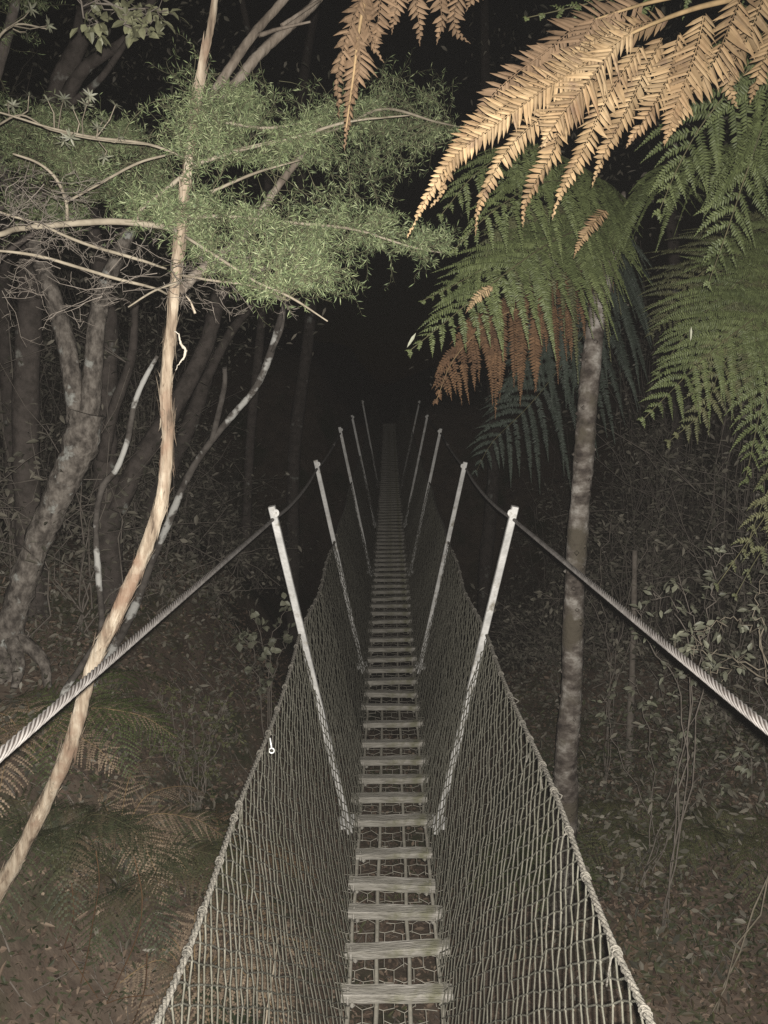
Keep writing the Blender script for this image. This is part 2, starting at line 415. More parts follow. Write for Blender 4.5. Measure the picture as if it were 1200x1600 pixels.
# nets
DY, DS = .040, .0325
def netp(sx, y, s):
    """point on the side net, s = 0 deck edge .. 1 top rope"""
    t = NT * s
    bulge = math.sin(math.pi*s) * (.012 + .012*math.sin(y*1.3 + sx))
    sag = 0
    for a, b in zip(YP, YP[1:]):
        if a <= y <= b: sag = (.028 if a > 2 else (.07 if sx < 0 else .012)) * 4*(y-a)*(b-y)/((b-a)**2)
    return V((CX + sx*(hx(t) - .028*(1-s) + .004*s + (.022*s*max(0, 1 - y/3) if sx < 0 else 0) + bulge + .006*math.sin(y*5.1+s*4)), y - .022 + .012*math.sin(y*2.3 + s*7), zf(y) - .02 + t*(1) - sag*s + .006*math.sin(y*6.7+s*9)))
NS = 26
def hsh(i, j, k):
    v = math.sin(i*12.9898 + j*78.233 + k*37.719) * 43758.5453
    return v - math.floor(v) - .5
for sx in (-1, 1):
    mb = MB()
    def weave(y0, y1, dy, ns, r, sides, knots):
        def node(i, j):
            p = netp(sx, y0 + i*dy, j/ns)
            return p + V((hsh(i,j,1)*.006, hsh(i,j,2)*.30*dy, hsh(i,j,3)*.007))
        imax = int((y1-y0)/dy)
        for fam in (1, -1):
            for i0 in range(-ns - ns % 2, imax + ns + 2, 2):
                pts = [node(i0 + fam*j, j) for j in range(ns+1) if 0 <= i0 + fam*j <= imax]
                if len(pts) > 1: mb.tube(pts, r, sides, 0, False)
        if knots:
            for i in range(imax+1):
                for j in range(ns+1):
                    if (i + j) % 2 == 0:
                        p = node(i, j); b = len(mb.v); rx = .0056 + .0016*hsh(i,j,4); rz = .0036
                        d = (node(i+1, j) - node(i-1, j)).normalized() * rx * 1.5
                        mb.octa(p, rz)
                        mb.v[b] = tuple(p + d); mb.v[b+1] = tuple(p - d); mb.v[b+2] = tuple(p + V((sx*.003,.0012,0))); mb.v[b+3] = tuple(p - V((sx*.003,.0012,0)))
    weave(-.4, 4.0, .0275, 34, .0020, 4, True)
    weave(4.0, 8.0, .0275, 34, .0018, 3, False)
    weave(8.0, 20.0, .047, 21, .0020, 3, False)
    net = mb.build('side_net', M['net'], bridge)
    # top rope, three twisted strands near the eye, with lashings
    er = MB()
    tp = lambda y: netp(sx, y, 1.0) + V((0,-.002,.000))
    for k in range(3):
        pts = [tp(y) + V((math.cos(y*2*math.pi/.06 + k*2.094), 0, math.sin(y*2*math.pi/.06 + k*2.094)))*.0037 for y in np.arange(.3, 4.6, .008)]
        er.tube(pts, .0034, 5, 0, False)
    er.tube([tp(y) for y in np.arange(4.55, 20, .12)], .0058, 6)
    er.tube([tp(y) for y in np.arange(-.4, .34, .1)], .0072, 6)
    for k in range(30):
        y = .5 + k*.16 + G(.03); p = tp(y)
        er.tube([p + V((math.cos(w)*.0078, (w/12 - .5)*.018, math.sin(w)*.0080)) for w in np.linspace(0, 12, 22)], .0018, 4)
        if R() < .45: er.tube([p, p + V((G(.012), G(.012), -.012)), p + V((G(.02) , G(.02), -.03 - .03*R()))], .002, 4)
    er.build('edge_rope', M['edge_rope'], net)
# thin steel hangers beside posts
# eye hook on the left net
h = MB(); p0 = netp(-1, 2.28, .985) + V((.004, -.012, .0)); pe = p0 + V((.006, -.014, -.024))
h.tube([p0, pe], .0024, 6)
h.tube([pe + V((math.cos(w)*.0072, 0, -.0072 + math.sin(w)*.0072)) for w in np.linspace(math.pi/2, math.pi*2.45, 16)], .0021, 6)
tag(h.build('eye_hook', M['hook'], bridge), 'bright eye hook hanging from the left net rope')

# ------------------------------------------------------------------ ferns
def pinna(mb, rib, w, pitch, N, fwd=.42, curl=.15, tipw=.05, sides=(1,1), base=.75, jit=.1):
    L = sum((b-a).length for a, b in zip(rib, rib[1:]))
    n = max(4, int(L/pitch)); q = resample(rib, n+1)
    for i in range(n):
        t = (i+.5)/n
        T = (q[i+1]-q[i]).normalized(); S = T.cross(N).normalized(); Nn = S.cross(T)
        prof = base + (1-base)*min(1, t/.25) if t < .3 else max(tipw, (1 - ((t-.3)/.7)**1.55))
        for sd in (1, -1):
            if R() < .03: continue
            l = w * prof * (sides[0] if sd > 0 else sides[1]) * (1 + G(jit))
            f = fwd + G(.06)
            d = S*sd*math.cos(f) + T*math.sin(f) - Nn*(curl + G(.13))
            mb.pinnule(q[i] + T*(pitch*.25*sd), d + Nn*G(.07), Nn + S*G(.28) + T*G(.2), l*1.06*(1+G(.05)), pitch*.80, curl*.6)
    mb.tube(q, lerps([pitch*.13, pitch*.05], n+1), 4, 0, False)
def simple_pinna(mb, rib, w, N):
    """far pinna: toothed strip"""
    n = max(5, len(rib)); q = resample(rib, n)
    for i in range(n-1):
        T = (q[i+1]-q[i]); l = T.length; T.normalize(); S = T.cross(N).normalized()
        t = i/(n-1); ww = w*(1-t**1.6)*1.0 + .002
        for sd in (1,-1):
            mb.face([q[i], q[i] + T*l*.55 + S*sd*ww - N*ww*.2, q[i+1]])
def frond(name, parent, pts, L, n, leafm, pitch=.0085, w=.031, up=V((0,-.5,1)), droop=.35, fwd=.35, start=.12, twist=0, stem=.006, jit=.12, prof=None, stemm=None, label=None):
    """one fern frond: stalk with pinnae (all one part, leaflets are its pattern) and the stalk as sub-part"""
    if pitch > 0: n = int(n*1.3)
    rs = resample(spline(pts, 8), n+1)
    lf = MB(); up = up.normalized()
    for i in range(n+1):
        t = i/n
        if t < start: continue
        T = (rs[min(i+1,n)]-rs[max(i-1,0)]).normalized(); S = T.cross(up)
        if S.length < .05: S = T.orthogonal()
        S.normalize(); N = S.cross(T)
        tt = (t-start)/(1-start)
        pr = (.45 + .55*min(1, tt/.3)) * (1 if tt < .4 else max(.07, 1 - ((tt-.4)/.6)**1.7))
        if prof: pr = prof(tt)
        for sd in (1, -1):
            l = L*pr*(1+G(jit)); f = fwd + G(.08) + .25*tt
            d = S*sd*math.cos(f) + T*math.sin(f) + N*G(.12)
            b = rs[i] + T*(G(.004))
            dr = droop*(1+G(.3))
            rib = [b + d*l*u + V((0,0,-1))*dr*l*u*u + T*(l*.12*u*u) for u in (0,.2,.4,.6,.8,1)]
            if pitch > 0: pinna(lf, rib, w*(.35+.65*pr), pitch, N + V((G(.25),G(.25),G(.15))), tipw=.12)
            else: simple_pinna(lf, resample(rib, max(5, int(l/-pitch))), w*(.35+.65*pr), N)
    o = lf.build(name, leafm, parent)
    st = MB(); st.tube(rs, lerps([stem*.75, stem*.55, stem*.2], n+1), 6)
    st.build('stalk', stemm or (M['stalk'] if 'dead' in leafm.name else M['stalk_green']), o, rs[0]).location = rs[0]
    if label: o['label'] = label
    return o
def child_fix(o): pass

# --- tree fern whose slender trunk stands right of the bridge
fa_base = P(880, 1270, 4.05); fa_base.z = gh(fa_base.x, fa_base.y) - .05
fa = thing('tree_fern', 'tall tree fern with pale ringed trunk standing right of the bridge', 'tree fern', fa_base)
trk = [fa_base, P(884,1275,4.02), P(884,1190,4.0), P(893,1080,4.0), P(896,960,4.0), P(903,830,4.0), P(912,720,4.0), P(920,610,4.0), P(932,500,4.0), P(950,410,4.0), P(965,345,4.0), P(975,300,4.0)]
mb = MB(); q = spline(trk, 12); n = len(q)
rad = [a*4.0/F*(1 + .015*math.sin(i*1.9) + .035*math.sin(i*.45)) for i, a in enumerate(lerps([21,20,19,17,16.5,16,15.5,15.5,15,14,13,9,3], n))]
mb.tube(q, rad, 18, .03)
for k in range(60):      # old frond scars
    i = random.randrange(6, n-4); w = U(0, 6.28); T = (q[i+1]-q[i]).normalized(); a = T.orthogonal().normalized(); a.rotate(Matrix.Rotation(w, 3, T))
    mb.octa(q[i] + a*rad[i]*.97, U(.008, .016))
mb.build('trunk', M['bark_fern'], fa)
K = P(978, 312, 3.95)
def fr(name, parent, px, L, n, m, **kw): return frond(name, parent, [p if isinstance(p, V) else P(*p) for p in px], L, n, m, **kw)
fr('frond', fa, [K, (930,345,3.5), (850,385,3.1), (760,450,2.9), (700,500,2.8), (640,548,2.75)], .30, 30, M['fern'], pitch=.0085, w=.026, up=V((.2,-.6,.8)), droop=.45)
fr('frond', fa, [K, (920,290,3.4), (850,285,3.0), (770,330,2.75), (710,390,2.7)], .26, 26, M['fern'], pitch=.0085, w=.025, up=V((.1,-.7,.6)), droop=.6)
fr('frond', fa, [K, (900,255,3.3), (820,232,3.1), (745,270,3.0), (690,335,2.95)], .24, 24, M['fern'], pitch=.0085, w=.027, up=V((.1,-.7,.6)), droop=.6)
fr('frond', fa, [K, (900,350,3.4), (800,395,3.2), (720,440,3.1), (660,470,3.0)], .22, 26, M['fern'], pitch=.0085, w=.025, up=V((.2,-.6,.8)), droop=.5)
fr('frond', fa, [K, (1040,270,3.5), (1110,235,3.1), (1180,230,2.8), (1250,260,2.7)], .32, 26, M['fern'], pitch=.0085, w=.029, up=V((-.1,-.7,.6)), droop=.9)
fr('frond', fa, [K, (920,335,3.7), (870,330,3.5), (810,360,3.4), (760,400,3.3)], .30, 24, M['fern_olive'], pitch=.012, w=.03, up=V((0,-.8,.5)), droop=.8)
fr('frond', fa, [K, (930,400,4.1), (850,465,4.0), (770,500,3.9), (710,560,3.8), (682,625,3.75)], .20, 28, M['fern_rust'], pitch=.012, w=.03, up=V((.2,-.8,.5)), droop=1.0, label='rust brown drooping dead frond')
fr('frond', fa, [K, (960,440,4.6), (900,540,4.7), (830,630,4.7), (770,690,4.6), (745,735,4.6)], .42, 26, M['fern_blue'], pitch=.0085, w=.029, up=V((.3,-.7,.7)), droop=.5)
fr('frond', fa, [K, (940,420,4.5), (890,480,4.6), (830,550,4.6), (800,600,4.6)], .36, 22, M['fern_blue'], pitch=.0085, w=.029, up=V((.3,-.7,.7)), droop=.6)
# one brown pinna dangling, and the bright tips
def loose(name, parent, px, w, pitch, m, Nm=None, **kw):
    mb = MB(); rib = spline([P(*p) for p in px], 5)
    c = rib[len(rib)//2]; N = (CAM - c).normalized() + (Nm or V((0,0,.25)))
    pinna(mb, rib, w, pitch, N.normalized(), **kw)
    return mb
lo_ = loose('x', fa, [(836,500,3.7),(836,550,3.7),(838,612,3.7)], .036, .014, None)
lo_.build('dead_leaflet', M['fern_rust'], fa)
lo_ = loose('x', fa, [(768,448,2.75),(745,466,2.72),(727,490,2.7)], .022, .009, None)
lo_.build('dead_leaflet', M['fern_dead'], fa)
lo_ = loose('x', fa, [(945,330,2.5),(925,352,2.45),(907,378,2.42),(896,404,2.4)], .026, .010, None)
lo_.build('dead_leaflet', M['fern_dead'], fa)
lo_ = MB(); lo_.leaf(P(650,520,2.7), P(628,556,2.7)-P(650,520,2.7), V((0,-1,.2)), .055, .010); lo_.leaf(P(1080,510,2.9), V((.0,0,-1)), V((0,-1,0)), .05, .008)
lo_.build('dead_leaflet', M['pale_leaf'], fa)

# --- tree fern at the right of the camera: big bronze fronds reaching in over the bridge
fbb = V((1.85, 2.15, gh(1.85, 2.15) - .05))
FBK = V((1.75, 2.1, 3.05))
fb = thing('tree_fern', 'tree fern with bright bronze dead fronds hanging over the upper right', 'tree fern', fbb)
mb = MB(); q = spline([fbb, fbb.lerp(FBK, .4) + V((.05,.05,0)), FBK], 14); n = len(q)
mb.tube(q, [.065*(1+.06*math.sin(i*2.1)) for i in range(n)], 14, .05); mb.build('trunk', M['bark_fern'], fb)
def bribs(name, rach, ribs, m, label=None, stem=.006):
    lf = MB()
    for rb in ribs:
        px, wpx = rb[0], rb[1]; kw = rb[2] if len(rb) > 2 else {}
        pts = spline([P(*p) for p in px], 6); c = pts[len(pts)//2]; Y = px[len(px)//2][2]
        N = ((CAM - c).normalized() + V((G(.22), 0, .15 + G(.2)))).normalized()
        pinna(lf, pts, wpx*Y/F, kw.pop('pitch', 7.8)*Y/F, N, **dict(dict(fwd=.50, curl=.30, tipw=.10), **kw))
    o = lf.build(name, m, fb)
    rs = spline([p if isinstance(p, V) else P(*p) for p in rach], 8)
    st = MB(); st.tube(rs, lerps([stem*1.3, stem, stem*.3], len(rs)), 6)
    st.build('stalk', M['stalk'], o, rs[0]).location = rs[0]
    if label: o['label'] = label
    return o
Yb = 1.75
def rev(*pts, Y=Yb, dY=0): 
    n = len(pts); return [(p[0], p[1], Y + dY*i/(n-1)) for i, p in enumerate(pts)]
ribs = [
 (rev((985,52),(900,108),(835,150),(775,195),(715,240),(672,300),(636,372), dY=-.12), 30, dict(sides=(1.0,1.05))),
 (rev((930,82),(860,118),(800,160),(750,195),(712,240),(690,300),(672,325), Y=1.79, dY=-.05), 32),
 (rev((960,75),(925,120),(885,170),(860,205),(846,232), Y=1.72, dY=-.05), 42, dict(sides=(1.1,1.1))),
 (rev((905,125),(870,165),(820,205),(790,240),(762,290),(746,330),(743,368), Y=1.80, dY=.02), 24),
 (rev((935,120),(900,165),(873,205),(865,235),(845,270),(822,315),(817,355), Y=1.83, dY=.02), 27),
 (rev((1000,75),(962,130),(935,180),(918,220),(893,270),(872,310),(863,343), Y=1.80, dY=.02), 29),
 (rev((1035,60),(1008,110),(985,160),(962,205),(940,250),(925,293), Y=1.83, dY=.02), 28),
 (rev((1060,55),(1048,110),(1030,150),(1005,190),(978,232), Y=1.74, dY=-.02), 32),
 (rev((1100,25),(1090,70),(1075,115),(1055,170),(1038,228), Y=1.72), 38),
 (rev((1160,-10),(1140,40),(1118,90),(1085,140),(1060,180),(1040,225), Y=1.78), 40),
 (rev((1195,-10),(1172,50),(1150,90),(1138,130),(1153,170), Y=1.9), 34),
 (rev((1230,10),(1205,70),(1187,110),(1172,163), Y=1.9), 32),
 (rev((1040,30),(985,42),(930,62),(880,95), Y=1.84), 26),
]
bribs('frond', [FBK, (1330,-70,1.95), (1180,-12,1.85), (1080,15,1.8), (1000,46,1.77), (930,84,1.76)], ribs, M['fern_dead'], 'large bright bronze dead frond')
ribs = [
 (rev((1000,8),(930,30),(890,50),(850,85),(815,120),(775,160), Y=1.98), 46, dict(sides=(1.0,1.0))),
 (rev((930,30),(900,75),(868,110),(820,150),(780,185), Y=1.96), 40),
 (rev((960,20),(938,60),(915,90),(900,105), Y=1.97), 30),
 (rev((860,75),(800,120),(770,150),(745,190),(722,198), Y=1.95), 30),
]
bribs('frond', [FBK, (1250,-90,2.05), (1100,-20,2.0), (1000,8,1.98), (930,30,1.98)], ribs, M['fern_brown'], 'dull pinkish brown dead frond')
# brown frond dangling at top centre
ribs = [
 (rev((590,-60),(572,0),(560,60),(552,120),(545,180),(538,235), Y=2.0), 26, dict(curl=.45)),
 (rev((575,-30),(552,30),(535,80),(528,130),(530,185), Y=1.97), 20, dict(curl=.5, jit=.35)),
 (rev((565,0),(578,50),(588,80),(600,98), Y=2.0), 24, dict(curl=.5, jit=.3)),
 (rev((598,-40),(594,0),(590,40),(586,72), Y=2.0), 30, dict(curl=.3)),
 (rev((560,60),(562,100),(552,150),(540,170), Y=1.98), 22, dict(curl=.6, jit=.4)),
 (rev((618,-45),(620,0),(616,30),(612,54), Y=2.0), 20),
 (rev((648,-50),(650,0),(655,40),(656,72), Y=2.0), 21),
 (rev((685,-50),(688,0),(690,40),(682,70), Y=2.0), 22),
 (rev((715,-50),(716,-5),(710,20),(713,48),(735,68), Y=2.0), 20),
 (rev((740,-60),(745,-20),(728,18), Y=2.0), 22),
]
bribs('frond', [FBK, (1100,-260,2.0), (850,-170,2.0), (720,-80,2.0), (640,-62,2.0), (590,-50,2.0), (566,20,2.0), (552,120,1.99), (541,200,1.99)], ribs, M['fern_brown'], 'crumpled brown frond dangling at top centre')
fr('frond', fb, [FBK, (1150,-110,2.2), (1020,-25,2.3), (920,5,2.3), (822,28,2.3)], .16, 24, M['fern'], pitch=.0085, w=.022, up=V((.1,-.8,.5)), droop=.3)
fr('frond', fb, [FBK, (1290,70,2.3), (1210,160,2.4), (1170,260,2.5), (1140,350,2.5), (1108,440,2.5)], .24, 26, M['fern'], pitch=.0085, w=.026, up=V((.3,-.8,.5)), droop=.4)
fr('frond', fb, [FBK, (1250,40,2.4), (1160,120,2.5), (1100,190,2.55), (1060,260,2.6), (1030,330,2.6)], .26, 26, M['fern'], pitch=.0085, w=.026, up=V((.3,-.8,.5)), droop=.5)

# --- third tree fern out to the right, green fronds reaching in
fdb = V((2.55, 3.9, gh(2.55, 3.9) - .05)); FDK = V((2.45, 3.9, 2.75))
fd = thing('tree_fern', 'lower tree fern with all green drooping fronds at the right edge', 'tree fern', fdb)
mb = MB(); q = spline([fdb, fdb.lerp(FDK,.5)+V((.04,0,0)), FDK], 12); mb.tube(q, [.075*(1+.06*math.sin(i*2.1)) for i in range(len(q))], 14, .05); mb.build('trunk', M['bark_fern'], fd)
for px, L, m in (
  ([(1290,400,3.5),(1200,480,3.2),(1110,550,3.1),(1050,610,3.05),(1005,655,3.0)], .34, M['fern']),
  ([(1300,450,3.4),(1240,530,3.1),(1195,620,2.95),(1165,750,2.9)], .32, M['fern']),
  ([(1270,380,3.6),(1170,430,3.4),(1090,500,3.4),(1030,580,3.4)], .36, M['fern']),
  ([(1280,420,3.5),(1190,510,3.2),(1130,570,3.1),(1100,640,3.05),(1045,690,3.0)], .24, M['fern_olive']),
  ([(1320,480,3.4),(1260,600,3.1),(1220,680,3.0),(1190,760,3.0)], .30, M['fern']),
  ([(1280,360,3.8),(1180,380,3.8),(1080,440,3.9),(1020,520,4.0)], .38, M['fern_olive']),
  ([(1280,420,3.7),(1180,470,3.6),(1130,530,3.5),(1080,600,3.5)], .34, M['fern'])):
    fr('frond', fd, [FDK] + px, L*1.1, 34, m, pitch=.0085, w=.026, up=V((.3,-.75,.6)), droop=.35)

# --- low fern with yellowing fronds at the right edge
lb = V((1.62, 2.75, gh(1.62, 2.75)))
lf_ = thing('ground_fern', 'yellowing fern with drooping fronds low at the right edge', 'fern', lb)
for px, m in (([(1290,700,2.8),(1230,760,2.75),(1180,830,2.7),(1120,915,2.65)], M['fern_olive']), ([(1300,760,2.8),(1240,800,2.7),(1190,860,2.65),(1150,930,2.6)], M['fern_olive']), ([(1280,690,2.8),(1225,720,2.8),(1190,790,2.8),(1165,860,2.75)], M['fern_olive'])):
    fr('frond', lf_, [lb + V((0,0,.02)), lb + V((.1,0,1.1))] + px, .17, 26, m, pitch=.0085, w=.021, up=V((.3,-.8,.5)), droop=.5, start=.45)

# ------------------------------------------------------------------ trees
def limb(mb, px, w, Y0=None, Y1=None, sides=10, rough=.05, k=7):
    pts = spline(PL(px, Y0, Y1), k); n = len(pts)
    ws = lerps(w if hasattr(w, '__len__') else [w, w*.7], n)
    mb.tube(pts, [max(.0012, a*.5*p.y/F) for a, p in zip(ws, pts)], sides, rough)
    return pts
def spray(tw, lf, start, end, m=0, nl=34, ln=.012, wd=.0011, sag=.0, sub=3, r=.0016, leaf_from=.3, kids=True):
    """a twig from start to end with needle leaves and side twiglets"""
    d = end - start; L = d.length
    if L < 1e-4: return
    mid = (start+end)/2 + V((G(.1),G(.1),G(.1)+sag))*L
    pts = spline([start, start.lerp(mid,.6)+V((G(.03),G(.03),G(.03)))*L, mid.lerp(end,.55)+V((G(.04),G(.04),G(.04)))*L, end], 3)
    tw.tube(pts, lerps([r, r*.4], len(pts)), 3, 0, False)
    n = len(pts)
    q = resample(pts, nl)
    for i in range(int(nl*leaf_from), nl):
        T = (q[min(i+1,nl-1)] - q[max(i-1,0)]).normalized(); a = T.orthogonal().normalized()
        a.rotate(Matrix.Rotation(U(0,6.283), 3, T))
        dd = (a*U(.7,1) + T*U(.25,.75)).normalized(); w = dd.cross(V((G(1),G(1),G(1)))).normalized()
        lf.needle(q[i], dd, w, ln*U(.7,1.25), wd)
    if kids:
        for s in range(sub):
            i = int(nl*U(.25,.95)); T = (q[min(i+1,nl-1)] - q[max(i-1,0)]).normalized(); a = T.orthogonal().normalized(); a.rotate(Matrix.Rotation(U(0,6.283),3,T))
            spray(tw, lf, q[i], q[i] + (T*U(.4,1)+a*U(.5,1)).normalized()*L*U(.25,.6), 0, max(12,int(nl*.6)), ln, wd, 0, 0, r*.6, .30, False)
def crown(tw, lf, blobs, skel, den=1.0, **kw):
    """sprays from the nearest limb out to points through each blob (px,py,Y, rx,ry,rY, count)"""
    for (cx, cy, Y, rx, ry, rY, cnt) in blobs:
        nc = max(4, int(cnt/17)); cl = []; rot = U(0, 6.28)
        while len(cl) < nc:
            a, b, c = U(-1,1), U(-1,1), U(-1,1)
            if a*a+b*b+c*c < 1: cl.append((cx+a*rx*1.08, cy+b*ry*1.12, Y+c*rY, U(14,34)))
        for _ in range(int(cnt*den)):
            kx, ky, kY, kr = random.choice(cl)
            e = P(kx+G(kr*.80), ky+G(kr*.26)+.12*(kx-330)*0, kY+G(.07))
            cand = min(random.sample(skel, min(len(skel), 60)), key=lambda s: (s-e).length + U(0,.12))
            s = cand
            if (e-s).length > .30: s = e + (s-e).normalized()*U(.16,.30)
            spray(tw, lf, s, e, **kw)

# foreground kanuka with tan peeling bark
kb = P(-110, 1560, 2.4); kb.z = gh(kb.x, kb.y) - .05
ka = thing('tea_tree', 'slender tan trunk with peeling bark crossing behind the left cable', 'tree', kb)
t = MB()
mp_ = [(-60,1470,2.4),(5,1385,2.4),(62,1275,2.4),(112,1165,2.4),(142,1045,2.4),(182,955,2.4),(222,872,2.4),(250,780,2.4),(262,680,2.4),(262,600,2.4),(268,500,2.4),(278,405,2.4),(290,300,2.4),(303,200,2.4),(316,110,2.4),(328,45,2.4),(345,-30,2.4),(360,-160,2.45)]
pts = [kb] + [P(p[0]+G(2.2), p[1], p[2]+G(.006)) for p in mp_]
q = spline(pts, 10); n = len(q); ws = lerps([30,27,25,24,23,22,22,21,20,19,18,16,15,14,13,12,11,10,9], n)
wn = [w*.5*p.y/F*(1+.05*math.sin(i*.9)+.04*math.sin(i*2.3)) for i, (w, p) in enumerate(zip(ws, q))]
t.tube(q, wn, 16, .035)
kt_pts = q
# flaking bark strips
fl = t
for k in range(420):
    i = random.randrange(20, n-30); T = (q[i+1]-q[i]).normalized(); a = T.orthogonal().normalized(); a.rotate(Matrix.Rotation(U(0,6.28),3,T)); c = T.cross(a)
    l = U(.02,.10); wd_ = U(.002,.007); p = q[i] + a*wn[i]*1.01; lift = U(.002,.014); s_ = random.choice((-1,1))
    fl.face([p - c*wd_, p + c*wd_, p + T*s_*l*.6 + c*wd_*.8 + a*lift*.4, p + T*s_*l*.6 - c*wd_*.8 + a*lift*.4])
    fl.face([p + T*s_*l*.6 - c*wd_*.8 + a*lift*.4, p + T*s_*l*.6 + c*wd_*.8 + a*lift*.4, p + T*s_*l + a*lift])
ktrunk = t.build('trunk', M['bark_tan'], ka)
fl = MB()
# pale curled strip of bark hanging off to the right, and a hanging splinter
fl.tube(wob(spline(PL([(272,517),(279,523),(282,536),(289,546),(288,556),(281,567),(274,579)], 2.37), 5), .0008), lerps([.0010,.0022,.0030,.0042,.0036,.0016,.0008], 31), 6, .25)
fl.build('bark_strip', M['pale_bark'], ktrunk).location = (0,0,0)
fl = MB()
fl.tube(spline(PL([(290,462),(298,472),(305,490)], 2.39), 4), lerps([.0015,.0025,.004], 9), 5)
fl.build('bark_splinter', M['bark_tan'], ktrunk).location = (0,0,0)
# limbs
lm = MB(); skel = []; big = MB()
for ib, (px, w, Y0, Y1) in enumerate((
  ([(283,452),(310,425),(345,398),(385,365),(430,297),(462,255),(500,200)], [16,15,14,13,12,10,8], 2.42, 2.8),
  ([(310,175),(345,128),(378,78),(412,35),(455,-15),(490,-70)], [15,14,14,13,12,11], 2.5, 2.7),
  ([(345,155),(368,130),(405,85),(445,48),(492,5),(530,-50)], [15,15,15,14,13,11], 2.55, 2.8),
  ([(405,55),(440,44),(485,34)], [7,5,3], 2.6, 2.55),
  ([(440,40),(470,20),(500,0)], [6,5,4], 2.65, 2.7),
  ([(275,362),(250,353),(170,346),(70,353),(25,358),(0,366),(-60,380)], [9,10,10,9,9,8,7], 2.38, 2.1),
  ([(260,420),(215,405),(130,380),(60,350),(0,332),(-60,310)], [3,5,5,4,4,3], 2.36, 2.1),
  ([(262,460),(240,450),(180,435),(120,417),(60,400),(0,392),(-50,392)], [3,4,5,5,5,4,4], 2.38, 2.05),
  ([(213,346),(222,325),(245,308),(285,275),(312,255),(362,238),(400,228),(470,212),(545,190),(640,180)], [6,6,6,7,7,6,6,5,4,2], 2.35, 2.5),
  ([(105,345),(103,315),(88,280),(60,255),(20,240)], [5,5,5,4,3], 2.3, 2.2),
  ([(105,315),(150,290),(215,255),(270,240)], [4,4,4,3], 2.3, 2.4),
  ([(300,250),(230,225),(150,215),(80,200),(15,180),(-40,165)], [4,4,4,3,3,2], 2.4, 2.1),
  ([(285,340),(350,338),(420,345),(500,352),(560,360),(640,385),(690,395)], [6,6,5,5,4,3,2], 2.4, 2.7),
  ([(290,370),(345,405),(400,440),(455,465),(512,502)], [5,5,4,4,2], 2.35, 2.25),
  ([(280,440),(240,455),(200,480)], [4,3,2], 2.36, 2.3),
  ([(283,430),(330,438),(400,448),(450,470)], [4,4,3,2], 2.38, 2.3),
  ([(330,300),(400,270),(470,250)], [5,4,2], 2.4, 2.5),
  ([(305,170),(350,190),(420,200),(480,190)], [6,5,4,3], 2.45, 2.6),
  ([(470,212),(530,200),(600,170),(680,190),(725,200)], [5,4,4,3,2], 2.6, 3.0),
)):
    got = limb(big if ib < 5 else lm, px, w, Y0, Y1, 7, .06, 6)
    if ib != 13: skel += got
lm.build('branches', M['twig'], ka); big.build('limb', M['bark_limb'], ka)
tw = MB(); lf = MB()
blobs = [(330,165,2.30,55,40,.08,90),(292,335,2.28,45,30,.06,60),(320,245,2.29,30,30,.06,30),(435,400,2.32,120,42,.14,170),(345,185,2.5,70,55,.2,120),
         (430,225,2.6,120,50,.25,200),(370,350,2.42,140,40,.22,200),(480,365,2.4,90,38,.2,115),(500,195,2.75,80,45,.22,110),
         (620,175,3.0,95,48,.25,190),(565,265,2.9,60,30,.2,50),(545,350,2.6,80,22,.15,90),(655,388,2.7,75,30,.15,110),(500,425,2.4,70,25,.15,80),
         (235,290,2.42,90,50,.2,130),(400,160,2.7,70,30,.2,70),(330,130,2.55,60,25,.15,60)]
crown(tw, lf, blobs, skel, .30, ln=.0205, wd=.00125, nl=26, sub=5, r=.0011, leaf_from=.30)
lf.build('foliage', M['kanuka'], ka)
tw.build('twigs', M['twig_green'], ka)
# bare dead twigs at the lower left of the crown
dt = MB()
def deadtwig(mb, a, d, L, depth):
    pts = [a]; p = a.copy(); dd = d.normalized()
    for i in range(5):
        dd = (dd + V((G(.22),G(.22),G(.22)))).normalized(); p = p + dd*L/5; pts.append(p.copy())
    mb.tube(pts, lerps([.0007 if depth else .0013, .0004], 6), 3, 0, False)
    if depth < 2:
        for k in range(3): 
            i = random.randrange(1,5); a2 = (dd + V((G(.8),G(.8),G(.6)))).normalized()
            deadtwig(mb, pts[i], a2, L*U(.3,.6), depth+1)
for k in range(60):
    px, py = U(-20,300), U(330,465)
    if py < 370 and px > 120: continue
    deadtwig(dt, P(px, py, U(2.1,2.45)), V((U(-1,1), G(.3), U(-.5,.35))), U(.06,.17), 0)
for k in range(22): deadtwig(dt, P(U(270,480), U(395,470), U(2.3,2.5)), V((U(.1,1), G(.3), U(-.6,.2))), U(.06,.15), 0)
for k in range(30): deadtwig(dt, P(U(-20,90), U(270,400), U(2.0,2.3)), V((U(-.3,1), G(.3), U(-.3,.3))), U(.06,.16), 0)
dt.build('dead_twigs', M['twig_brown'], ka)

# dimmer tea tree foliage, second tree farther left
def tree(name, label, cat, px, w, Y0, Y1, mtl, limbs=(), ground=True, sides=14, group=None, rough=.05):
    pts = PL(px, Y0, Y1)
    b = pts[0].copy()
    if ground:
        b = pts[0] + (pts[0]-pts[1]).normalized()*.05; b.z = gh(b.x, b.y) - .06
        pts = [b] + pts if pts[0].z > b.z + .1 else pts
    o = thing(name, label, cat, b, group)
    q = spline(pts, 8); n = len(q); ws = lerps(([w[0]*1.15] if len(pts) > len(px) else []) + list(w), n)
    mb = MB(); mb.tube(q, [a*.5*p.y/F*(1+.04*math.sin(i*.8)+.03*math.sin(i*2.1)) for i,(a,p) in enumerate(zip(ws,q))], sides, rough)
    mb.build('trunk', mtl, o)
    sk = list(q)
    for lp, lw, a, c in limbs:
        m2 = MB(); sk += limb(m2, lp, lw, a, c, 10, rough); m2.build('limb', mtl, o)
    return o, sk
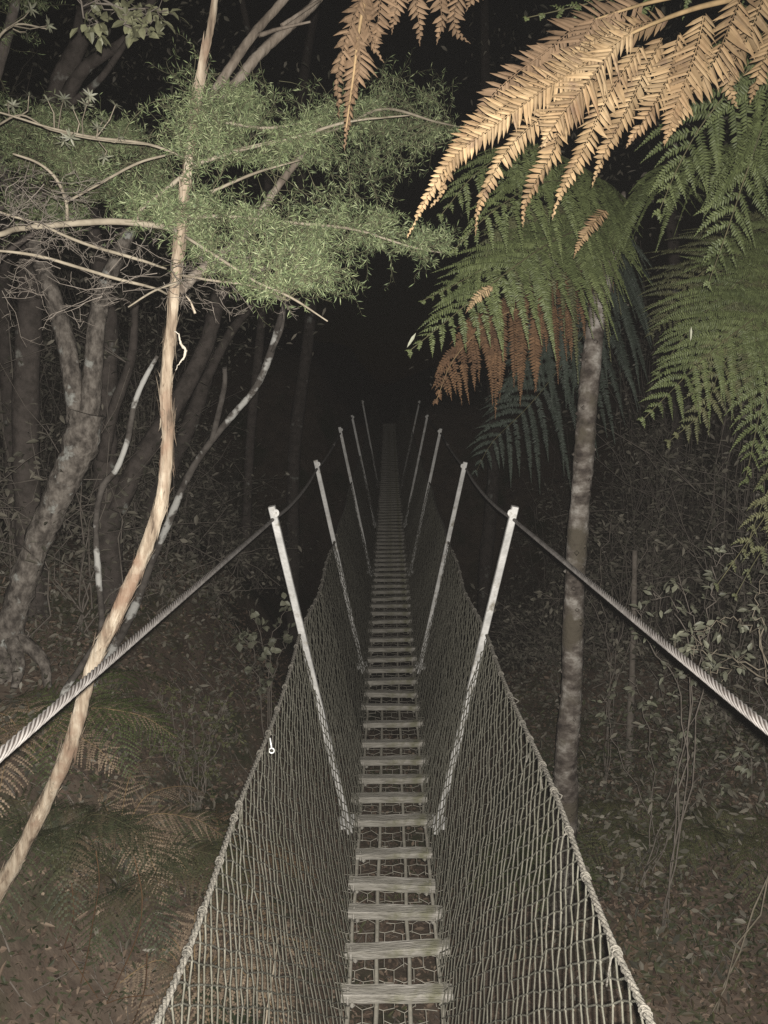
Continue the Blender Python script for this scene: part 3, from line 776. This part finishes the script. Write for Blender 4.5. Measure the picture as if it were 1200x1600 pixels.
t2, sk2 = tree('tea_tree', 'dim needle leaved tree at the far left behind the tan trunk', 'tree', [(-130,900),(-120,700),(-90,500),(-60,350),(-30,200),(10,60),(40,-60)], [34,32,28,24,20,15,10], 3.3, 3.2, M['bark_dark'],
   [([(-60,350),(10,320),(90,300),(170,290)], [14,10,7,4], 3.2, 2.95), ([(-30,200),(60,190),(150,210),(230,230)], [12,9,6,3], 3.2, 2.9), ([(-90,500),(-20,420),(60,360),(120,330)], [14,10,7,4], 3.2, 3.0)])
tw = MB(); lf = MB()
crown(tw, lf, [(150,250,2.75,120,70,.2,150),(110,265,3.0,150,75,.3,230),(40,200,3.0,70,50,.2,70),(170,330,3.0,110,45,.25,110),(30,30,3.2,60,50,.2,40)], sk2, .55, ln=.020, wd=.0013, nl=24, sub=4, r=.0012)
lf.build('foliage', M['kanuka'], t2); tw.build('twigs', M['twig_green'], t2)

# thick lichen-spotted trunk forking low, left
t3, sk3 = tree('forest_tree', 'thick lichen spotted trunk forking in two at the left', 'tree', [(8,1020),(32,925),(60,845),(95,765),(125,695),(137,645)], [46,42,42,46,56,52], 4.5, 4.5, M['bark_lichen'], [
   ([(122,690),(118,630),(108,560),(95,505),(72,435),(48,370),(15,290),(-20,210)], [34,31,29,28,26,23,20,16], 4.5, 4.6),
   ([(132,690),(142,625),(147,560),(152,500),(165,445),(188,392),(215,330),(240,250)], [34,31,29,28,25,22,19,14], 4.5, 4.6),
   ([(18,1000),(30,1040),(22,1075)], [26,20,12], 4.45, 4.3), ([(20,990),(65,1030),(75,1075)], [26,20,12], 4.5, 4.4)])
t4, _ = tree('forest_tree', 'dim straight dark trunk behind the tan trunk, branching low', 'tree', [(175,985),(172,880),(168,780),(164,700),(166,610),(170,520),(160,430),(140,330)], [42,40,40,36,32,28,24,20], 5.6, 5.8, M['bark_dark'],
   [([(182,800),(213,730),(248,675),(290,605),(325,530),(345,455),(380,400)], [30,30,30,28,24,22,18], 5.6, 6.2), ([(160,720),(178,640),(205,560),(212,470)], [20,18,14,10], 5.6, 5.5)])
t5, _ = tree('sapling', 'thin crooked stem with white lichen left of the tan trunk', 'sapling', [(96,1095),(128,1040),(158,985),(154,905),(150,820),(160,762),(182,733),(200,685),(210,632),(226,592),(246,556)], [11,11,10,10,9,10,9,9,9,8,6], 3.9, 3.9, M['bark_white'], sides=8)
t6, _ = tree('sapling', 'leaning pale lichen stem right of the tan trunk, forked once', 'sapling', [(140,1075),(175,1015),(205,960),(238,875),(264,815),(292,748),(322,700),(358,655),(398,608),(420,560),(435,510),(448,470),(475,430)], [16,15,15,13,12,11,10,10,10,12,10,8,6], 4.6, 4.6, M['bark_white'],
   [([(330,692),(343,640),(351,600),(351,575)], [9,9,8,7], 4.6, 4.5), ([(425,550),(440,515),(446,470)], [5,5,4], 4.55, 4.5)], sides=9)
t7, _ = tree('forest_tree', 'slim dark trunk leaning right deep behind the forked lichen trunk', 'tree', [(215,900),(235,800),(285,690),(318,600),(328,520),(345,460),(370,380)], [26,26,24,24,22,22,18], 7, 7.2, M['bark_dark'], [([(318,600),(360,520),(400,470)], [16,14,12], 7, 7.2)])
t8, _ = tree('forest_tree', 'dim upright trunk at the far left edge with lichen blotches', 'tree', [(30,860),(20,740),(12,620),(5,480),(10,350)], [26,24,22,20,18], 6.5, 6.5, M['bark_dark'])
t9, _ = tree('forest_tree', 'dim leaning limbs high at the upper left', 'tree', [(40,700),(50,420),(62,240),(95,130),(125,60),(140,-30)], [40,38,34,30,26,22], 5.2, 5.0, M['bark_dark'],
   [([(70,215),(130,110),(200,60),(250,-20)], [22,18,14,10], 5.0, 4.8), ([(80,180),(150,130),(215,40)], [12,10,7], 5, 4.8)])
t10, _ = tree('sapling', 'slim reddish brown stem right of the tree fern trunk', 'sapling', [(976,1420),(976,1300),(984,1150),(990,980),(992,860)], [14,13,12,10,8], 5.5, 5.6, M['twig_brown'], sides=8)
# trunks deep in the dark, either side
for i, (px, Y, w) in enumerate(((470,11.5,20),(395,9.5,15),(770,12.5,20),(1060,9.5,20),(1140,8.8,15))):
    tree('forest_tree', 'faint dark trunk deep in the forest beyond the lit trees', 'tree', [(px-12,900),(px-4+G(8),700),(px+G(18),450),(px+G(30),200),(px+G(42),-60)], [w*1.1,w,w*.9,w*.8,w*.6], Y, Y, M['bark_dark'], group='faint trunks deep in the dark forest', sides=9)

# ------------------------------------------------------------------ leafy plants
def broadplant(name, label, cat, base, stems, mleaf, ll=.045, lw=.02, per=9, mstem=None, group=None, side=.06):
    o = thing(name, label, cat, base, group)
    st = MB(); lf = MB()
    for s in stems:
        pts = wob(spline(s, 6), .012); st.tube(pts, lerps([.004,.0012], len(pts)), 5)
        L = len(pts)
        for k in range(per):
            i = int(L*U(.35,.999)); i = min(i, L-2); T = (pts[i+1]-pts[i]).normalized(); a = T.orthogonal().normalized(); a.rotate(Matrix.Rotation(U(0,6.28),3,T))
            tp = pts[i] + (a*U(.6,1)+T*U(0,.8)).normalized()*side*U(.3,1.2)
            st.tube([pts[i], tp], [.0014,.0009], 3, 0, False)
            for q_ in range(random.choice((2,3,4))):
                d = (tp-pts[i]).normalized() + V((G(.7),G(.7),G(.6)-.25))
                lf.leaf(tp + V((G(.006),G(.006),G(.006))), d, V((G(.6),-.6+G(.5),.8)), ll*U(.6,1.2), lw*U(.7,1.15), .12, U(0,.25))
    st.build('stem', mstem or M['twig_brown'], o); lf.build('foliage', mleaf, o)
    return o
def gpt(px, Y):
    p = P(px, 900, Y); p.z = gh(p.x, p.y) - .03; return p
# shrub at right by the cable
b = gpt(1150, 3.3)
broadplant('leafy_shrub', 'sparse grey leaved shrub with forked twigs beside the right cable', 'shrub', b, [
  [b, P(1230,1250,3.3), P(1195,1010,3.3), P(1180,960,3.3), P(1182,930,3.3), P(1200,880,3.3)],
  [b, P(1230,1250,3.3), P(1195,1010,3.3), P(1165,980,3.25), P(1140,968,3.2), P(1105,985,3.15), P(1085,1020,3.1)],
  [P(1230,1100,3.3), P(1170,1045,3.2), P(1120,1045,3.2), P(1080,1060,3.15)],
  [P(1240,1060,3.3), P(1165,1030,3.2), P(1110,1020,3.2), P(1050,1010,3.3)]], M['broad_grey'], .040, .018, 13, M['twig'])
b = gpt(1060, 3.7)
broadplant('leafy_shrub', 'dark leafed shrub between the ringed trunk and the right cable', 'shrub', b, [
  [b, P(1080,1100,3.7), P(1060,960,3.6), P(1020,930,3.5)], [b, P(1090,1120,3.7), P(1110,960,3.5), P(1120,890,3.5), P(1150,850,3.4)],
  [b, P(1070,1130,3.7), P(1020,1010,3.6), P(985,950,3.6)], [b, P(1080,1100,3.7), P(1090,1000,3.5), P(1060,900,3.5)]], M['broad_grey'], .038, .017, 16)
b = gpt(1010, 4.2)
broadplant('leafy_shrub', 'low shrub of scattered pale leaves under the right cable', 'shrub', b, [
  [b, P(1020,1250,4.2), P(1010,1120,4.1), P(985,1060,4.0)], [b, P(1040,1260,4.2), P(1080,1130,4.0), P(1120,1090,3.9)], [b, P(1060,1280,4.2), P(1140,1200,3.9), P(1180,1180,3.8)],
  [b, P(1020,1300,4.2), P(960,1150,4.1), P(940,1080,4.1)], [b, P(1050,1300,4.1), P(1060,1190,4.0), P(1050,1150,4.0)]], M['broad_grey'], .045, .021, 10)
b = gpt(955, 5.4)
broadplant('leafy_shrub', 'dim small leaved shrub right behind the ringed trunk', 'shrub', b, [
  [b, P(950,1050,5.4), P(940,900,5.3), P(960,800,5.2)], [b, P(960,1050,5.4), P(1000,880,5.3), P(1040,800,5.2)], [b, P(960,1080,5.4), P(1020,930,5.3), P(1090,880,5.2)], [b, P(960,1080,5.4), P(930,950,5.3), P(850,930,5.4)]], M['under'], .05, .02, 22, side=.11)
# left: grey rounded leaves by the first post
b = gpt(415, 5.0)
broadplant('leafy_shrub', 'small shrub of pale round leaves behind the first left post', 'shrub', b, [
  [b, P(420,1080,5), P(410,1000,4.9), P(385,950,4.9)], [b, P(420,1080,5), P(430,990,4.9), P(455,940,4.9)], [b, P(410,1100,5), P(390,1010,4.9), P(370,980,4.9)], [b, P(425,1080,5), P(440,1020,4.9), P(450,980,4.9)]], M['broad_grey'], .055, .042, 9, side=.07)
# left: yellowish bush
b = gpt(300, 4.4)
broadplant('leafy_shrub', 'olive green bush on the left bank below the forked trees', 'shrub', b, [[b, P(300+dx*.4,1180,4.4), P(300+dx,1090+abs(dx)*.25+G(25),4.3)] for dx in (-95,-70,-45,-20,5,30,55,80,-60,60)], M['fern_olive'], .030, .013, 22, side=.08)
# top left: broad leaves hanging in
b = gpt(-200, 3.0)
broadplant('leafy_shrub', 'twig with broad round leaves hanging in at the top left', 'shrub', b, [
  [b, P(-150,300,2.9), P(-40,-60,2.7), P(90,-20,2.6), P(190,20,2.6), P(240,30,2.6)], [P(90,-20,2.6), P(150,30,2.6), P(160,45,2.6)], [P(120,-10,2.6), P(200,10,2.6), P(270,12,2.6)], [P(150,5,2.6), P(200,40,2.6), P(235,50,2.6)]], M['broad'], .040, .026, 12, M['twig_brown'], side=.05)
# rosette twigs (lance leaves in whorls)
b = gpt(-150, 2.6)
o = thing('rosette_shrub', 'twigs ending in whorls of narrow pale leaves at the upper left', 'shrub', b)
st = MB(); lf = MB()
st.tube(spline([b, P(-140,700,2.5), P(-70,300,2.35), P(15,185,2.25), P(80,203,2.25), P(150,218,2.25), P(250,228,2.3)], 8), lerps([.008,.006,.004,.0025,.0022,.0018,.001], 49), 6)
st.tube(spline([P(-140,700,2.5), P(-90,250,2.4), P(-20,90,2.35), P(20,40,2.35), P(75,45,2.35)], 6), lerps([.006,.002], 25), 5)
for (x, y, ax_, ay_) in ((75,158,85,205),(100,155,90,205),(115,172,120,210),(135,165,130,212),(160,190,150,216),(180,165,150,215),(140,150,130,160),(152,200,150,217),(185,215,170,220),(163,245,155,222),(110,215,112,208),(75,40,20,40),(48,15,10,45),(40,50,20,45),(20,165,15,185),(100,220,100,208),(45,150,25,185)):
    c = P(x, y, 2.25 + G(.04)); s0 = P(ax_, ay_, 2.26)
    st.tube([s0, s0.lerp(c,.5)+V((G(.008),G(.01),G(.008))), c], [.002,.0016,.0012], 4, 0, False)
    ax0 = (c - s0).normalized(); nn = random.choice((7,8,9))
    for k in range(nn):
        w = 6.283*k/nn + G(.2); a = ax0.orthogonal().normalized(); a.rotate(Matrix.Rotation(w,3,ax0))
        d = a + ax0*U(.1,.6) ; lf.leaf(c, d, ax0, U(.018,.029), .0052, .12, U(0,.2))
st.build('stem', M['twig'], o); lf.build('foliage', M['broad_grey'], o)

# ground ferns on the left bank
def gfern(label, px, Y, m, n=9, L=.5, pl=.12, name='ground_fern', up=.9, fan=(0, 6.28), cat='fern', dz=0, lean=.6):
    b = gpt(px, Y); b.z += dz
    o = thing(name, label, cat, b)
    for k in range(n):
        a = fan[0] + (fan[1]-fan[0])*(k+U(.2,.8))/n; d = V((math.cos(a), math.sin(a), 0)); l = L*U(.7,1.15)
        pts = [b, b + d*l*.25*lean + V((0,0,l*up*.45)), b + d*l*.6*lean + V((0,0,l*up*.7)), b + d*l*1.0*lean*1.3 + V((0,0,l*up*.55)), b + d*l*1.35*lean*1.3 + V((0,0,l*up*.2))]
        frond('frond', o, pts, pl*U(.8,1.2), 34, m, pitch=-.009, w=.0085, up=V((0,-.15,1)), droop=.25, start=.2, stem=.0035)
    return o
gfern('green fern clump on the left bank between tan trunk and net', 190, 3.4, M['fern_dark'], 10, .50, .14)
gfern('green fern at the foot of the tan trunk', 70, 3.3, M['fern_dark'], 10, .50, .14)
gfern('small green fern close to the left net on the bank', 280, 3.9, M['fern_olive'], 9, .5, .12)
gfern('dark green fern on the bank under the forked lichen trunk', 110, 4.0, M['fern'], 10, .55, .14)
gfern('bronze dead bracken clump on the left bank beside the net', 285, 3.3, M['fern_pale'], 12, .40, .13, name='dead_fern', lean=.8)
gfern('pale brown dead fern just right of the tan trunk', 165, 3.75, M['fern_pale'], 9, .42, .13, name='dead_fern', lean=.9)
gfern('pale brown dead fern left of the tan trunk below the cable', 40, 3.7, M['fern_pale'], 8, .42, .13, name='dead_fern', lean=.9)
gfern('withered brown fern low on the bank behind the left net', 330, 4.2, M['fern_brown'], 8, .4, .11, name='dead_fern', lean=.9)
gfern('dull green fern under the right side of the bridge', 1020, 4.6, M['fern_olive'], 9, .5, .13)
gfern('dull green fern in the lower right corner', 1170, 4.2, M['fern_olive'], 9, .5, .13)
gfern('green fern at the foot of the ringed trunk', 850, 4.5, M['fern'], 10, .55, .14)
# orange-brown bare bracken stems
b = gpt(170, 2.9)
o = thing('bracken_stems', 'thin bare orange brown bracken stems at the lower left', 'dead bracken', b)
mb = MB()
for px in ([(150,1600),(185,1530),(215,1460),(222,1400),(210,1340)], [(120,1560),(135,1500),(145,1440),(155,1380),(150,1330)], [(140,1580),(190,1560),(240,1555)], [(100,1480),(115,1430),(112,1380)], [(200,1620),(225,1550),(230,1490)]):
    mb.tube([b.lerp(P(px[0][0],px[0][1],2.95), .0)] + spline(PL(px, 2.95, 2.85), 5), .0022, 4, .1)
mb.build('stem', M['fern_rust'], o)
# twig caught in the left net
tag(MB().build('x', M['twig']), None) if False else None
mb = MB(); mb.tube(wob(spline([P(436,1462,1.95), P(430,1500,1.85), P(422,1550,1.75), P(412,1620,1.65)], 5), .0006), .0022, 5)
tag(mb.build('dry_stalk', M['twig'], None, P(430,1500,1.85)), 'pale dry stalk caught in the lower left net', 'stalk')
mb = MB(); mb.tube(wob(spline([P(314,1160,3.4), P(325,1130,3.4), P(312,1085,3.4)], 5), .001), .003, 5)
tag(mb.build('dead_stick', M['twig'], None, P(314,1160,3.4)), 'short broken stick poking up behind the left net', 'stick') if False else None

# ------------------------------------------------------------------ undergrowth and litter (uncountable)
def scatter(name, m, n, xr, yr, hmax, ll, lw, flat=False, keep=None, label=None):
    mb = MB(); c = 0
    while c < n:
        x, y = U(*xr), U(*yr)
        if keep and not keep(x, y): continue
        c += 1
        z = gh(x, y) + (.005 + abs(G(.02)) if flat else U(0, 1)**1.4 * (hmax(x, y) if callable(hmax) else hmax))
        d = V((G(1), G(1), G(.35) if flat else G(.6) - .3)); nn = V((G(.5), G(.5), 1)) if flat else V((G(.8), G(.8) - .5, .7))
        mb.leaf(V((x, y, z)), d, nn, ll*U(.4,1.3), lw*U(.5,1.2), .15, U(-.1,.3))
    o = mb.build(name, m); tag(o, label, kind='stuff'); return o
scatter('leaf_litter', M['litter'], 34000, (-3.6, 3.8), (1.6, 8.5), 0, .055, .022, True)
def hb(x, y):
    a = abs(x)
    return 0.25 + 3.4*sstep(1.2, 3.0, a)*(.45 + .55*math.sin(x*2.1+y*1.7)**2)
tw = MB()
clumps = []
while len(clumps) < 420:
    x, y = U(-8, 8), U(4.2, 13)
    if abs(x) < 1.1 + .05*y + max(0, 5.5-y): continue
    clumps.append((x, y))
mb = MB()
for (x, y) in clumps:
    H = hb(x, y)*U(.6,1.3) ; zb = gh(x, y)
    for s in range(3):
        pts = [V((x, y, zb)), V((x+G(.12), y+G(.12), zb+H*.5)), V((x+G(.35), y+G(.3), zb+H))]
        q = spline(pts, 4); tw.tube(wob(q, .03), lerps([.007,.002], len(q)), 4, 0, False)
        for k in range(5):
            i = random.randrange(2, len(q)); e = q[i] + V((G(.3),G(.3),U(-.1,.35))); tw.tube([q[i], q[i].lerp(e,.5)+V((G(.03),G(.03),.03)), e], [.004,.003,.0015], 3, 0, False)
            for j in range(15):
                p = q[i].lerp(e, U(.2,1)) + V((G(.06),G(.06),G(.06)))
                mb.leaf(p, V((G(1),G(1),G(.6)-.3)), V((G(.7),G(.7)-.5,.7)), U(.03,.075), U(.012,.03), .15, U(0,.3))
tag(mb.build('undergrowth', M['under']), 'dim leafy undergrowth filling the dark forest', kind='stuff')
tag(tw.build('brushwood', M['twig_brown']), 'dim bare stems of the undergrowth', kind='stuff')
scatter('bank_undergrowth', M['under'], 9000, (-4.2, -.95), (3.2, 7.0), lambda x, y: .25 + .5*max(0, math.sin(x*3.1+y*2.3)), .05, .02, False, None, 'dim low leafy growth on the left bank')
scatter('bank_undergrowth', M['fern_dark'], 9000, (1.0, 3.6), (3.0, 6.0), lambda x, y: .2 + .5*max(0, math.sin(x*2.6+y*1.9)), .045, .018, False, None, 'dim green low growth on the right bank')
scatter('bank_undergrowth', M['under'], 15000, (.75, 4.6), (3.3, 8.0), lambda x, y: .4 + .8*max(0, math.sin(x*2.1+y*2.9)), .05, .02, False, None, 'dim low leafy growth on the right bank')
# dim leaves of the forest roof behind the near crowns
mb = MB(); 
for k in range(150):
    sd = random.choice((-1,-1,1)); c = V((sd*U(.9, 5.2), U(4.6, 9), U(2.0, 5.6)))
    for j in range(85):
        p = c + V((G(.32), G(.32), G(.22)))
        mb.leaf(p, V((G(1),G(1),G(.6)-.3)), V((G(.7),G(.7)-.5,.7)), U(.03,.07), U(.012,.025), .15, U(0,.3))
tag(mb.build('canopy_leaves', M['under']), 'dim leaves high in the dark forest', kind='stuff')
scatter('leaf_litter', M['litter'], 30000, (-3.2, 3.4), (1.6, 6.5), 0, .03, .016, True)
scatter('ground_cover', M['fern_dark'], 9000, (-3.0, -.55), (1.7, 5.5), .10, .035, .012, False, lambda x, y: noise2(x*2.3+1, y*2.3) > -.03, 'low green ground cover on the left bank')
# fallen twigs
mb = MB()
for k in range(1500):
    x, y = U(-3.4, 3.6), U(1.7, 7.5); a = U(0, 6.28); l = U(.06, .35); p = V((x, y, gh(x, y) + .012)); d = V((math.cos(a), math.sin(a), 0))
    e = p + d*l; e.z = gh(e.x, e.y) + .01 + U(0, .04); m_ = (p+e)/2 + V((G(.02), G(.02), U(0, .03)))
    mb.tube([p, m_, e], [U(.002,.005), .003, .0012], 4, 0, False)
tag(mb.build('fallen_twigs', M['twig_brown']), 'fallen twigs scattered over the forest floor', kind='stuff')
# moss / low green cover on the bank
scatter('ground_cover', M['fern_olive'], 9000, (-3.2, 3.4), (2.2, 7.5), .12, .045, .014, False, lambda x, y: noise2(x*1.7+3, y*1.7) > .02, 'low green ground cover on the banks')

# ------------------------------------------------------------------ thin haze volume added to lift the blacks and give grain
hz = MB(); hz.box((0, 30, 6), V((96,0,0)), V((0,96,0)), V((0,0,14)))
hm = bpy.data.materials.new('black_lift_haze'); hm.use_nodes = True; nt = hm.node_tree
for n_ in list(nt.nodes):
    if n_.type == 'BSDF_PRINCIPLED': nt.nodes.remove(n_)
pv = nt.nodes.new('ShaderNodeVolumePrincipled'); pv.inputs['Density'].default_value = HAZE; pv.inputs['Color'].default_value = (.95,.92,.9,1)
nt.links.new(pv.outputs['Volume'], nt.nodes['Material Output'].inputs['Volume'])
tag(hz.build('haze', hm), 'thin haze added to lift the dark tones', kind='stuff')

# ------------------------------------------------------------------ light
w = bpy.data.worlds.new('World'); sc.world = w; w.use_nodes = True
nt = w.node_tree; bg = nt.nodes['Background']
sky = nt.nodes.new('ShaderNodeTexSky'); sky.sky_type = 'NISHITA'; sky.sun_disc = False
sky.sun_elevation = math.radians(1.0); sky.sun_rotation = math.radians(200)
nt.links.new(sky.outputs['Color'], bg.inputs['Color']); bg.inputs['Strength'].default_value = .0008
# the flash of the hand-held camera: the light this night picture was taken by
fd_ = bpy.data.lights.new('camera_flash', 'SPOT'); fd_.energy = 620; fd_.spot_size = math.radians(116); fd_.spot_blend = .9; fd_.shadow_soft_size = .005
fd_.color = (1.0, .96, .90)
fo = bpy.data.objects.new('camera_flash', fd_); COL.objects.link(fo)
fo.location = CAM + V((.006, -.02, .014)); fo.rotation_euler = (math.radians(90) - PITCH - math.radians(6), 0, YAW)

vs = sc.view_settings; sc.display_settings.display_device = 'sRGB'
vs.view_transform = 'Standard'; vs.look = 'None'; vs.exposure = 0; vs.gamma = 1; vs.use_curve_mapping = False
cy = sc.cycles; cy.use_denoising = False; cy.max_bounces = 3; cy.diffuse_bounces = 2; cy.glossy_bounces = 2; cy.caustics_reflective = False; cy.caustics_refractive = False
